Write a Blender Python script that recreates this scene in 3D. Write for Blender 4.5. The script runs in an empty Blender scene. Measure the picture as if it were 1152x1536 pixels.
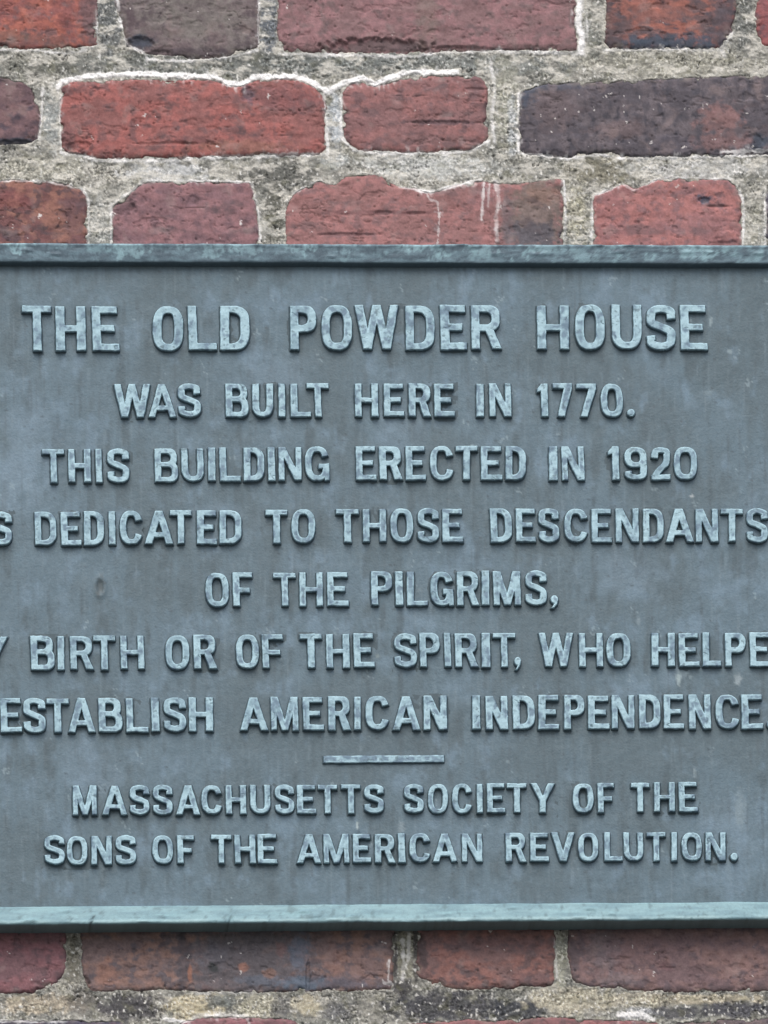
import bpy, math
import numpy as np
from mathutils import Matrix, Vector

S = bpy.context.scene
COL = S.collection

# ------------------------------------------------------------------ camera
CAM_LOC = Vector((-0.30, -5.0, -1.62))
AIM = Vector((0.0, 0.0, 0.0))
ROLL = math.radians(0.15)
cam_d = bpy.data.cameras.new('camera')
cam = bpy.data.objects.new('camera', cam_d)
COL.objects.link(cam)
q = (AIM - CAM_LOC).to_track_quat('-Z', 'Y')
cam.matrix_world = Matrix.Translation(CAM_LOC) @ q.to_matrix().to_4x4() @ Matrix.Rotation(ROLL, 4, 'Z')
DIST = (AIM - CAM_LOC).length
cam_d.sensor_fit = 'VERTICAL'
cam_d.sensor_height = 36.0
cam_d.lens = 36.0 * DIST / 0.768
cam_d.clip_start = 0.05
cam_d.clip_end = 200.0
S.camera = cam

# ------------------------------------------------------------------ light
SUN_EL, SUN_AZ = math.radians(50), math.radians(188)
w = bpy.data.worlds.new('World')
S.world = w
w.use_nodes = True
nt = w.node_tree
bg = nt.nodes['Background']
sky = nt.nodes.new('ShaderNodeTexSky')
sky.sky_type = 'NISHITA'
sky.sun_disc = False
sky.sun_elevation = SUN_EL
sky.sun_rotation = SUN_AZ
sky.air_density = 1.0
sky.dust_density = 4.0
sky.ozone_density = 1.0
# below the horizon: an added pale glow, with no ground modelled, lights the wall from underneath
tcw = nt.nodes.new('ShaderNodeTexCoord')
sep = nt.nodes.new('ShaderNodeSeparateXYZ')
nt.links.new(tcw.outputs['Generated'], sep.inputs[0])
hz = nt.nodes.new('ShaderNodeMapRange')
hz.inputs['From Min'].default_value = -0.03; hz.inputs['From Max'].default_value = 0.0
nt.links.new(sep.outputs['Z'], hz.inputs['Value'])
mxw = nt.nodes.new('ShaderNodeMix'); mxw.data_type = 'RGBA'
nt.links.new(hz.outputs['Result'], mxw.inputs['Factor'])
mxw.inputs[6].default_value = (1.05, 1.07, 1.1, 1)
nt.links.new(sky.outputs[0], mxw.inputs[7])
nt.links.new(mxw.outputs[2], bg.inputs[0])
bg.inputs[1].default_value = 0.12

sd = bpy.data.lights.new('sun', 'SUN')
sd.energy = 1.3
sd.angle = math.radians(50)
sd.color = (1.0, 0.985, 0.955)
so = bpy.data.objects.new('sun', sd)
COL.objects.link(so)
sdir = Vector((math.sin(SUN_AZ) * math.cos(SUN_EL), math.cos(SUN_AZ) * math.cos(SUN_EL), math.sin(SUN_EL)))
so.rotation_euler = sdir.to_track_quat('Z', 'Y').to_euler()
so.location = sdir * 8

S.view_settings.view_transform = 'Standard'
S.view_settings.look = 'None'
S.view_settings.gamma = 1.0
S.view_settings.use_curve_mapping = False
S.view_settings.exposure = 0.66

# ------------------------------------------------------------------ helpers
R = np.array(cam.matrix_world.to_3x3())
CL = np.array(CAM_LOC)
FPX = DIST / 0.0005                      # focal length in photo pixels (1 px = 0.5 mm at the wall)

def P(px, py, depth=0.0):
    """photo pixel -> point on the plane y = -depth (metres towards the viewer)"""
    px, py = np.broadcast_arrays(np.asarray(px, float), np.asarray(py, float))
    d = np.stack([(px - 576) / FPX, (768 - py) / FPX, -np.ones_like(px)], -1) @ R.T
    t = (-depth - CL[1]) / d[..., 1]
    return CL + d * t[..., None]

def lin(r, g, b):
    c = np.array([r, g, b], float) / 255
    return np.where(c <= 0.04045, c / 12.92, ((c + 0.055) / 1.055) ** 2.4) * 0.83

def _h(ix, iy, seed):
    with np.errstate(over='ignore'):
        n = (ix.astype(np.int64) * 374761393 + iy.astype(np.int64) * 668265263 + seed * 1442695041) & 0xFFFFFFFF
        n = ((n ^ (n >> 13)) * 1274126177) & 0xFFFFFFFF
        n = ((n ^ (n >> 16)) * 2246822519) & 0xFFFFFFFF
        n = n ^ (n >> 15)
    return (n & 0xFFFFFF) / float(0x1000000)

def noise(x, y, seed=0):
    x, y = np.broadcast_arrays(np.asarray(x, float), np.asarray(y, float))
    x0, y0 = np.floor(x), np.floor(y)
    fx, fy = x - x0, y - y0
    ux, uy = fx * fx * fx * (fx * (fx * 6 - 15) + 10), fy * fy * fy * (fy * (fy * 6 - 15) + 10)
    def g(dx, dy):
        a = _h(x0 + dx, y0 + dy, seed) * 2 * np.pi
        return np.cos(a) * (fx - dx) + np.sin(a) * (fy - dy)
    a = g(0, 0) * (1 - ux) + g(1, 0) * ux
    b = g(0, 1) * (1 - ux) + g(1, 1) * ux
    return (a * (1 - uy) + b * uy) * 1.5

def fbm(x, y, octv=4, seed=0, gain=0.5):
    r, a, f, n = 0, 1.0, 1.0, 0
    for o in range(octv):
        r = r + a * noise(x * f + 17.3 * o, y * f - 9.1 * o, seed + o * 31)
        n += a
        a *= gain
        f *= 2.03
    return r / n * 1.4

def cells(x, y, seed=0):
    """distance to the nearest scattered point, and that point's random number"""
    x0, y0 = np.floor(x), np.floor(y)
    best = np.full(np.shape(x), 9.0)
    idr = np.zeros(np.shape(x))
    for dx in (-1, 0, 1):
        for dy in (-1, 0, 1):
            cx, cy = x0 + dx, y0 + dy
            d = np.hypot(cx + _h(cx, cy, seed) - x, cy + _h(cx, cy, seed + 7) - y)
            m = d < best
            best = np.where(m, d, best)
            idr = np.where(m, _h(cx, cy, seed + 13), idr)
    return best, idr

def sst(a, b, x):
    t = np.clip((x - a) / (b - a), 0, 1)
    return t * t * (3 - 2 * t)

def mix(a, b, f):
    return a * (1 - f[..., None]) + b * f[..., None]

def poly_sd(pts, x, y):
    """signed distance to a closed polygon, negative inside"""
    pts = np.asarray(pts, float)
    d2 = np.full(x.shape, 1e18)
    ins = np.zeros(x.shape, bool)
    n = len(pts)
    for i in range(n):
        ax, ay = pts[i]
        bx, by = pts[(i + 1) % n]
        ex, ey = bx - ax, by - ay
        L = ex * ex + ey * ey
        if L < 1e-12:
            continue
        wx, wy = x - ax, y - ay
        t = np.clip((wx * ex + wy * ey) / L, 0, 1)
        d2 = np.minimum(d2, (wx - ex * t) ** 2 + (wy - ey * t) ** 2)
        c = (ay > y) != (by > y)
        if abs(ey) > 1e-12:
            ins ^= c & (x < ax + (y - ay) / ey * ex)
    d = np.sqrt(d2)
    return np.where(ins, -d, d)

def line_d(pts, x, y):
    d2 = np.full(x.shape, 1e18)
    for (ax, ay), (bx, by) in zip(pts[:-1], pts[1:]):
        ex, ey = bx - ax, by - ay
        t = np.clip(((x - ax) * ex + (y - ay) * ey) / (ex * ex + ey * ey + 1e-9), 0, 1)
        d2 = np.minimum(d2, (x - ax - ex * t) ** 2 + (y - ay - ey * t) ** 2)
    return np.sqrt(d2)

def chaikin(p, n=2, k=0.22, lim=4.5):
    p = np.asarray(p, float)
    for _ in range(n):
        q_ = np.roll(p, -1, 0)
        kk = np.minimum(k, lim / (np.hypot(*(q_ - p).T) + 1e-6))[:, None]
        p = np.stack([p * (1 - kk) + q_ * kk, p * kk + q_ * (1 - kk)], 1).reshape(-1, 2)
    return p

class Builder:
    """collects grid patches and writes them out as one mesh object"""
    def __init__(self):
        self.v, self.f, self.c, self.n = [], [], [], 0
    def grid(self, V, C, keep=None):
        ny, nx = V.shape[:2]
        if keep is None:
            keep = np.ones((ny, nx), bool)
        idx = np.arange(ny * nx).reshape(ny, nx)
        fk = keep[:-1, :-1] | keep[1:, :-1] | keep[:-1, 1:] | keep[1:, 1:]
        q_ = np.stack([idx[:-1, :-1], idx[1:, :-1], idx[1:, 1:], idx[:-1, 1:]], -1)[fk]
        if len(q_) == 0:
            return
        used, inv = np.unique(q_, return_inverse=True)
        self.v.append(V.reshape(-1, 3)[used])
        self.c.append(np.broadcast_to(C, V.shape).reshape(-1, 3)[used])
        self.f.append(inv.reshape(-1, 4) + self.n)
        self.n += len(used)
    def box(self, x0, x1, y0, y1, z0, z1, c):
        v = np.array([[x, y, z] for x in (x0, x1) for y in (y0, y1) for z in (z0, z1)], float)
        f = np.array([[0, 1, 3, 2], [4, 6, 7, 5], [0, 4, 5, 1], [2, 3, 7, 6], [0, 2, 6, 4], [1, 5, 7, 3]])
        self.v.append(v); self.c.append(np.tile(c, (8, 1))); self.f.append(f + self.n); self.n += 8
    def build(self, name, mat, parent=None, smooth=True, label=None):
        v = np.concatenate(self.v); f = np.concatenate(self.f); c = np.concatenate(self.c)
        if parent is not None:
            p, off = parent, np.zeros(3)
            while p is not None:
                off += np.array(p.location); p = p.parent
            v = v - off
        me = bpy.data.meshes.new(name)
        me.vertices.add(len(v)); me.vertices.foreach_set('co', v.astype(np.float32).ravel())
        me.loops.add(f.size); me.loops.foreach_set('vertex_index', f.astype(np.int32).ravel())
        me.polygons.add(len(f))
        me.polygons.foreach_set('loop_start', np.arange(0, f.size, 4, dtype=np.int32))
        me.polygons.foreach_set('use_smooth', np.full(len(f), smooth))
        me.update(calc_edges=True)
        at = me.attributes.new('tone', 'FLOAT_COLOR', 'POINT')
        at.data.foreach_set('color', np.concatenate([np.clip(c, 0, 1), np.ones((len(c), 1))], 1).astype(np.float32).ravel())
        me.materials.append(mat)
        o = bpy.data.objects.new(name, me)
        COL.objects.link(o)
        if parent is not None:
            o.parent = parent
        if label:
            o['label'] = label
        return o

def material(name, rough, scale, bump, vary, spec=0.3, fine=None):
    m = bpy.data.materials.new(name)
    m.use_nodes = True
    n, l = m.node_tree.nodes, m.node_tree.links
    b = n['Principled BSDF']
    at = n.new('ShaderNodeAttribute'); at.attribute_name = 'tone'
    tc = n.new('ShaderNodeTexCoord')
    nz = n.new('ShaderNodeTexNoise'); nz.inputs['Scale'].default_value = scale
    nz.inputs['Detail'].default_value = 5; nz.inputs['Roughness'].default_value = 0.65
    l.new(tc.outputs['Object'], nz.inputs['Vector'])
    mr = n.new('ShaderNodeMapRange')
    mr.inputs['From Min'].default_value = 0.25; mr.inputs['From Max'].default_value = 0.75
    mr.inputs['To Min'].default_value = 1 - vary; mr.inputs['To Max'].default_value = 1 + vary
    l.new(nz.outputs['Fac'], mr.inputs['Value'])
    mx = n.new('ShaderNodeVectorMath'); mx.operation = 'SCALE'
    l.new(at.outputs['Color'], mx.inputs[0]); l.new(mr.outputs['Result'], mx.inputs['Scale'])
    l.new(mx.outputs['Vector'], b.inputs['Base Color'])
    n2 = n.new('ShaderNodeTexNoise'); n2.inputs['Scale'].default_value = fine or scale * 2
    n2.inputs['Detail'].default_value = 4
    l.new(tc.outputs['Object'], n2.inputs['Vector'])
    bp = n.new('ShaderNodeBump'); bp.inputs['Strength'].default_value = bump; bp.inputs['Distance'].default_value = 0.0008
    l.new(n2.outputs['Fac'], bp.inputs['Height']); l.new(bp.outputs['Normal'], b.inputs['Normal'])
    rr = n.new('ShaderNodeMapRange')
    rr.inputs['To Min'].default_value = rough - 0.1; rr.inputs['To Max'].default_value = min(1, rough + 0.1)
    l.new(nz.outputs['Fac'], rr.inputs['Value']); l.new(rr.outputs['Result'], b.inputs['Roughness'])
    b.inputs['Specular IOR Level'].default_value = spec
    return m

M_BRICK = material('brick', 0.88, 700, 0.28, 0.14, 0.25)
M_MORTAR = material('mortar', 0.95, 650, 0.7, 0.22, 0.15)
M_PLATE = material('plate_patina', 0.6, 420, 0.4, 0.10, 0.35, 620)
M_LETTER = material('letter_patina', 0.6, 420, 0.2, 0.06, 0.3, 800)
M_RIM = material('rim_patina', 0.6, 350, 0.3, 0.10, 0.3, 800)

# ------------------------------------------------------------------ brick wall
# traced outlines in photo pixels; every brick: outline, colours, patches (cx, cy, rx, ry, colour, strength)
B = []
def clay(r, g, b):
    k = min(1.0, (r + g + b) / 270.0)
    t = min(1.0, (max(r, g, b) - min(r, g, b)) / max(r, g, b) / .42)
    return .93 * lin(r * (1 - .17 * t) + (24 * t + 4) * k, g * (1 - .22 * t) + (41 * t + 5) * k, b * (1 - .24 * t) + (45 * t + 8) * k)

def brick(pts, cols, patches=(), step=1.3, proud=0.0, mott=1.0, chips=(), stretch=(1, 1), specks=1.0):
    B.append(dict(pts=chaikin(pts), cols=[clay(*c) for c in cols], pat=patches, step=step, proud=proud,
                  mott=mott, chips=chips, st=stretch, specks=specks))

# first course
brick([(-210, -42), (-90, -46), (140, -44), (148, 10), (143, 52), (146, 70), (60, 72), (-210, 73)],
      [(172, 78, 56), (142, 64, 54), (112, 70, 66)],
      [(140, 30, 26, 60, (108, 72, 70), .8), (60, 62, 60, 12, (90, 62, 58), .55), (95, 35, 16, 14, (120, 52, 48), .6), (15, 55, 30, 12, (95, 70, 58), .5)], proud=.3)
brick([(168, -44), (388, -44), (390, 40), (386, 72), (366, 74), (345, 84), (310, 88), (280, 87), (262, 83), (215, 80), (190, 68), (184, 36), (172, 0)],
      [(118, 104, 99), (106, 84, 82), (88, 72, 74)],
      [(300, 20, 60, 45, (124, 114, 106), .7), (210, 62, 26, 12, (66, 68, 78), .9), (196, 24, 9, 20, (82, 60, 64), .7), (300, 78, 80, 8, (78, 66, 70), .6)],
      chips=[(212, 66, 22, 12, 2.2), (240, 80, 20, 6, 1.5)])
brick([(418, -44), (640, -46), (872, -44), (866, 0), (864, 40), (866, 76), (740, 74), (620, 80), (520, 79), (424, 76), (416, 50)],
      [(150, 94, 92), (132, 84, 80), (114, 80, 76)],
      [(570, 68, 85, 12, (98, 74, 72), .8), (800, 72, 70, 8, (100, 70, 66), .6), (640, 20, 20, 60, (122, 96, 84), .5)],
      chips=[(566, 71, 88, 15, 3.0), (680, 74, 60, 6, 1.5)])
brick([(908, -44), (1108, -44), (1104, 20), (1098, 50), (1082, 72), (1000, 73), (915, 73), (906, 60), (910, 30)],
      [(158, 76, 56), (104, 66, 62), (82, 70, 76)],
      [(1000, 68, 110, 18, (70, 74, 86), .95), (920, 45, 24, 60, (86, 66, 66), .7), (1085, 30, 24, 60, (84, 72, 76), .8), (985, 15, 60, 24, (160, 78, 58), .6)], mott=1.5, stretch=(1.4, .8))
brick([(1136, -44), (1320, -44), (1320, 71), (1142, 70), (1134, 40)], [(156, 68, 62), (134, 62, 60), (104, 62, 64)])
# second course
brick([(-190, 116), (-60, 112), (20, 117), (40, 122), (56, 150), (62, 175), (58, 206), (40, 216), (-190, 224)],
      [(122, 74, 70), (100, 66, 68), (78, 64, 72)],
      [(20, 214, 42, 9, (62, 64, 72), .9), (10, 140, 30, 20, (128, 82, 76), .5)], chips=[(18, 216, 34, 7, 1.6)])
brick([(91, 128), (110, 122), (200, 119), (325, 121), (342, 128), (362, 131), (380, 121), (440, 120), (462, 126), (478, 136), (489, 152), (487, 190), (490, 222), (478, 231), (320, 234), (150, 237), (128, 231), (94, 226), (91, 190)],
      [(164, 76, 64), (142, 70, 60), (112, 62, 58)],
      [(372, 142, 12, 16, (92, 74, 84), .8), (430, 150, 60, 26, (124, 66, 64), .5), (300, 212, 50, 7, (100, 54, 52), .6), (104, 208, 18, 20, (98, 58, 56), .6), (360, 220, 90, 12, (150, 84, 60), .5)],
      chips=[(370, 141, 10, 12, 1.5), (118, 220, 22, 8, 1.6), (250, 216, 55, 3, 1.1)], proud=.8)
brick([(514, 142), (524, 124), (540, 122), (562, 131), (590, 121), (612, 116), (690, 112), (724, 116), (733, 136), (729, 170), (733, 206), (722, 216), (706, 224), (640, 227), (545, 226), (530, 221), (516, 205)],
      [(152, 84, 76), (134, 76, 70), (112, 70, 68)],
      [(660, 183, 60, 5, (92, 62, 64), .8), (715, 130, 20, 26, (112, 68, 66), .7), (640, 210, 90, 10, (112, 72, 68), .5)],
      chips=[(664, 184, 55, 3, 1.0), (712, 134, 18, 3, 1.0)], proud=.2)
brick([(781, 140), (796, 128), (850, 124), (930, 121), (1020, 117), (1152, 112), (1330, 112), (1330, 232), (1152, 230), (1100, 234), (1010, 234), (930, 235), (915, 228), (895, 228), (872, 233), (850, 236), (800, 232), (779, 226), (778, 180)],
      [(102, 90, 92), (86, 78, 82), (72, 68, 74)],
      [(1080, 178, 40, 26, (140, 84, 76), .8), (1085, 212, 50, 16, (128, 78, 72), .75), (830, 160, 40, 40, (110, 86, 84), .55), (930, 195, 50, 16, (118, 88, 84), .5), (1140, 214, 16, 16, (62, 66, 78), .8), (1010, 216, 40, 18, (88, 80, 86), .6), (790, 140, 20, 20, (70, 74, 88), .7), (830, 130, 50, 8, (76, 78, 90), .6)],
      chips=[(1130, 212, 16, 12, 1.2)], specks=1.8, stretch=(.7, 1.3))
# third course (its foot runs behind the plaque)
brick([(-180, 270), (30, 270), (70, 271), (104, 276), (124, 284), (131, 296), (130, 388), (-180, 388)],
      [(116, 60, 54), (146, 80, 60), (82, 56, 58)],
      [(110, 320, 22, 50, (102, 62, 62), .6), (20, 300, 40, 16, (136, 58, 52), .5), (20, 355, 20, 10, (80, 56, 62), .8)], mott=1.5, specks=1.3)
brick([(168, 308), (182, 299), (198, 288), (212, 274), (300, 272), (374, 274), (384, 300), (387, 330), (390, 388), (172, 388)],
      [(146, 86, 84), (128, 76, 76), (112, 70, 72)],
      [(188, 312, 18, 16, (110, 66, 68), .8), (290, 300, 24, 12, (108, 72, 76), .6)], chips=[(186, 308, 20, 17, 2.0), (290, 300, 9, 8, .8)])
brick([(428, 312), (438, 292), (468, 276), (482, 270), (500, 281), (520, 264), (570, 262), (584, 272), (596, 280), (616, 279), (632, 286), (642, 291), (662, 285), (690, 276), (720, 271), (770, 275), (843, 268), (846, 300), (843, 330), (846, 388), (430, 388)],
      [(164, 94, 86), (146, 84, 76), (128, 78, 74)],
      [(804, 325, 56, 80, (118, 90, 80), 1.0), (812, 292, 34, 18, (142, 94, 74), .6), (800, 352, 56, 24, (94, 88, 92), .9), (760, 330, 12, 50, (106, 88, 88), .7), (725, 290, 22, 30, (128, 70, 70), .4), (560, 319, 110, 4, (120, 64, 60), .8), (520, 352, 55, 4, (112, 64, 62), .7)],
      chips=[(575, 320, 16, 4, 1.2), (622, 320, 20, 3, 1.2), (520, 352, 55, 2.5, 1.0), (770, 345, 10, 6, 1.2)], proud=.3)
brick([(891, 302), (893, 290), (915, 286), (928, 278), (940, 276), (951, 284), (966, 278), (980, 271), (1005, 266), (1050, 269), (1096, 270), (1108, 284), (1113, 300), (1112, 340), (1114, 388), (890, 388)],
      [(172, 94, 84), (152, 84, 78), (132, 80, 78)],
      [(1056, 300, 14, 9, (74, 74, 88), .95), (1080, 308, 18, 3, (100, 62, 60), .8), (1040, 340, 60, 20, (140, 86, 84), .4)],
      chips=[(1056, 300, 9, 6, 1.8), (1078, 310, 20, 2.5, 1.0), (1092, 356, 20, 9, -1.6), (1012, 342, 5, 3, 1.0), (955, 334, 5, 3, 1.0), (930, 342, 5, 3, 1.0), (905, 341, 4, 3, 1.0)], proud=.6)
brick([(1150, 292), (1156, 272), (1330, 270), (1330, 388), (1150, 388)], [(92, 84, 92), (74, 72, 82), (110, 80, 80)])
# course under the plaque
brick([(-200, 1371), (98, 1371), (99, 1440), (97, 1458), (86, 1472), (62, 1488), (-200, 1491)],
      [(138, 74, 74), (120, 70, 70), (104, 66, 68)])
brick([(122, 1371), (592, 1371), (590, 1450), (588, 1484), (470, 1486), (380, 1488), (250, 1484), (136, 1486), (126, 1470), (122, 1430)],
      [(140, 92, 76), (116, 84, 78), (92, 84, 88)],
      [(370, 1440, 112, 110, (98, 91, 93), .95), (275, 1440, 12, 70, (82, 76, 80), .7), (500, 1475, 90, 14, (92, 90, 100), .7), (320, 1435, 30, 22, (104, 100, 106), .6), (390, 1470, 40, 10, (100, 104, 116), .6), (160, 1460, 20, 24, (152, 92, 70), .6), (450, 1430, 20, 34, (98, 102, 116), .7), (450, 1475, 40, 12, (96, 104, 118), .8), (285, 1458, 4, 16, (158, 92, 66), .9), (365, 1450, 14, 8, (160, 94, 70), .8), (320, 1450, 10, 10, (64, 66, 66), .9), (500, 1440, 20, 30, (136, 84, 70), .6), (545, 1450, 30, 34, (122, 82, 74), .6), (405, 1460, 12, 10, (140, 88, 68), .7), (422, 1425, 10, 16, (130, 80, 72), .6), (190, 1450, 20, 8, (92, 76, 76), .6)],
      chips=[(462, 1465, 4, 24, 2.4), (128, 1475, 8, 16, 2.0)], mott=1.3)
brick([(628, 1371), (834, 1371), (832, 1440), (830, 1478), (760, 1482), (690, 1484), (640, 1474), (624, 1462), (626, 1420)],
      [(142, 80, 66), (120, 74, 66), (98, 72, 70)],
      [(740, 1415, 110, 14, (104, 72, 70), .6), (800, 1470, 40, 14, (98, 72, 72), .6), (634, 1430, 10, 30, (78, 66, 66), .8), (728, 1475, 6, 10, (96, 82, 80), .7)])
brick([(852, 1371), (1330, 1371), (1330, 1487), (1100, 1486), (980, 1487), (900, 1480), (862, 1477), (852, 1440)],
      [(134, 90, 82), (116, 82, 80), (98, 78, 80)],
      [(905, 1420, 30, 50, (112, 100, 102), .6), (965, 1425, 60, 30, (118, 80, 78), .5), (1000, 1450, 14, 10, (104, 60, 60), .6), (930, 1470, 40, 12, (122, 112, 114), .5), (1100, 1440, 60, 24, (140, 90, 78), .5), (862, 1440, 10, 40, (92, 80, 82), .7)],
      chips=[(1000, 1452, 14, 3, .8), (935, 1438, 12, 4, .9)])
# course cut by the lower edge of the picture
brick([(-160, 1528), (20, 1531), (100, 1530), (186, 1532), (190, 1640), (-160, 1640)], [(82, 72, 88), (72, 66, 78), (96, 74, 80)])
brick([(268, 1534), (290, 1527), (330, 1525), (400, 1528), (430, 1527), (446, 1532), (452, 1640), (262, 1640)], [(146, 76, 78), (132, 72, 72), (104, 66, 66)])
brick([(596, 1536), (640, 1534), (690, 1531), (704, 1527), (724, 1532), (770, 1530), (800, 1526), (850, 1527), (930, 1531), (962, 1532), (990, 1533), (992, 1640), (596, 1640)], [(148, 76, 72), (132, 72, 68), (108, 70, 68)])
brick([(1010, 1534), (1080, 1530), (1150, 1528), (1330, 1528), (1330, 1640), (1010, 1640)], [(112, 88, 84), (96, 80, 82), (86, 74, 78)])
# courses hidden by the plaque or outside the picture
rng = np.random.default_rng(4)
pal = [[(150, 82, 72), (132, 74, 68), (110, 70, 68)], [(126, 74, 70), (106, 68, 68), (84, 66, 72)], [(96, 88, 94), (82, 78, 86), (72, 72, 80)]]
for yt, off, mid in [(-198, 40, True), (426, 60, False), (582, -40, False), (737, 80, False), (893, -10, False), (1048, 50, False), (1204, -60, False), (1686, 20, True)]:
    x = -330 + off
    k = 0
    while x < 1400:
        L = 400 if (k + int(yt)) % 2 else 215
        brick([(x, yt), (x + L, yt + rng.uniform(-3, 3)), (x + L, yt + 116), (x, yt + 116)], pal[rng.integers(3)], step=4 if mid else 8)
        x += L + 34
        k += 1
for (x0, x1, yt) in [(-430, -238, -46), (-620, -222, 116), (-430, -212, 270), (-640, -232, 1371), (-400, -196, 1528), (1352, 1570, -46), (1364, 1760, 112), (1362, 1580, 270), (1364, 1760, 1371), (1364, 1580, 1528)]:
    x0, x1 = max(x0, -330), min(x1, 1480)
    brick([(x0, yt), (x1, yt), (x1, yt + 117), (x0, yt + 117)], pal[rng.integers(3)], step=2.5)

# pale lime lips and runs: polyline, half width, strength, lift in mm
LIME = [
    ([(88, 130), (92, 121), (130, 113), (200, 110), (325, 115), (342, 125), (362, 126), (380, 115), (440, 114), (470, 124), (492, 137), (520, 121), (545, 116), (562, 126), (592, 113), (615, 107), (686, 108)], 4.8, 1.0, .8),
    ([(874, -40), (868, 10), (867, 36), (873, 55), (871, 76)], 5.5, .9, .8),
    ([(880, 20), (882, 60)], 2.5, .6, .4),
    ([(0, 74), (60, 75), (100, 80), (140, 71)], 2.0, .75, .3), ([(172, -30), (180, 30), (190, 66), (214, 76), (222, 88), (270, 91), (320, 89), (350, 84), (386, 74)], 2.2, .85, .4),
    ([(144, 10), (147, 66)], 1.8, .6, .2), ([(388, 0), (388, 68)], 1.8, .8, .3),
    ([(420, 79), (520, 82), (620, 84), (660, 78), (740, 76), (866, 79)], 2.6, .8, .3), ([(908, 74), (1010, 73), (1080, 74)], 2.2, .75, .3),
    ([(1098, 50), (1082, 73), (1088, 85)], 3, .6, .3),
    ([(736, 88), (742, 130), (738, 175), (742, 212)], 3.0, .8, .4), ([(486, 140), (490, 190), (492, 228)], 2.5, .8, .3), ([(512, 140), (512, 205), (530, 224)], 2.2, .75, .3),
    ([(64, 130), (62, 178), (58, 208)], 1.8, .6, .2), ([(92, 130), (90, 180), (92, 226)], 1.6, .6, .2),
    ([(92, 229), (128, 233), (145, 240), (240, 240), (320, 236), (490, 231)], 3.2, .85, .4), ([(530, 225), (560, 229), (640, 229), (706, 227), (734, 210)], 3.0, .85, .4),
    ([(778, 140), (777, 180), (778, 228), (850, 238), (900, 231), (930, 237), (1010, 236), (1152, 232)], 2.4, .9, .5),
    ([(1080, 228), (1152, 226)], 3.0, .7, .5),
    ([(0, 271), (70, 271), (125, 283), (133, 300), (132, 388)], 2.2, .75, .3), ([(166, 388), (167, 306), (200, 284), (214, 271), (300, 270), (374, 272)], 2.4, .75, .3), ([(378, 276), (388, 320), (392, 388)], 2.2, .75, .3),
    ([(426, 310), (440, 290), (480, 268)], 1.8, .5, .3), ([(600, 280), (640, 288), (664, 283), (692, 276), (722, 269)], 3.2, .85, .6),
    ([(640, 289), (644, 300), (656, 303), (659, 330), (656, 365)], 1.7, .85, .3), ([(650, 318), (660, 320)], 2, .6, .2),
    ([(726, 272), (724, 300), (722, 330)], 2.0, .65, .2), ([(744, 272), (748, 300), (744, 325), (746, 360)], 3.6, .6, .2), ([(734, 276), (732, 310)], 2.2, .5, .1),
    ([(846, 270), (849, 320), (845, 388)], 2.0, .75, .3), ([(888, 388), (889, 294), (915, 285), (930, 276)], 2.4, .8, .4), ([(936, 276), (951, 286), (982, 270), (1005, 264), (1096, 268)], 2.0, .75, .4),
    ([(1110, 284), (1116, 310), (1114, 388)], 2.0, .7, .3), ([(1148, 280), (1148, 388)], 2.0, .8, .3),
    ([(0, 1531), (20, 1532), (100, 1532)], 2.6, .6, .4), ([(245, 1528), (280, 1532), (300, 1522), (370, 1524), (374, 1540)], 3.5, .75, .6),
    ([(584, 1440), (582, 1470), (588, 1476)], 1.6, .9, .4), ([(572, 1466), (576, 1474), (586, 1476)], 1.6, .9, .4), ([(604, 1410), (606, 1450), (604, 1466)], 3.5, .6, 1.0), ([(614, 1400), (612, 1440)], 3.0, .5, .8),
    ([(832, 1410), (836, 1470)], 1.5, .4, .3), ([(930, 1522), (960, 1520), (980, 1530)], 5, .7, .6),
    ([(274, 1490), (380, 1488)], 2.2, .5, .3),
]
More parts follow.
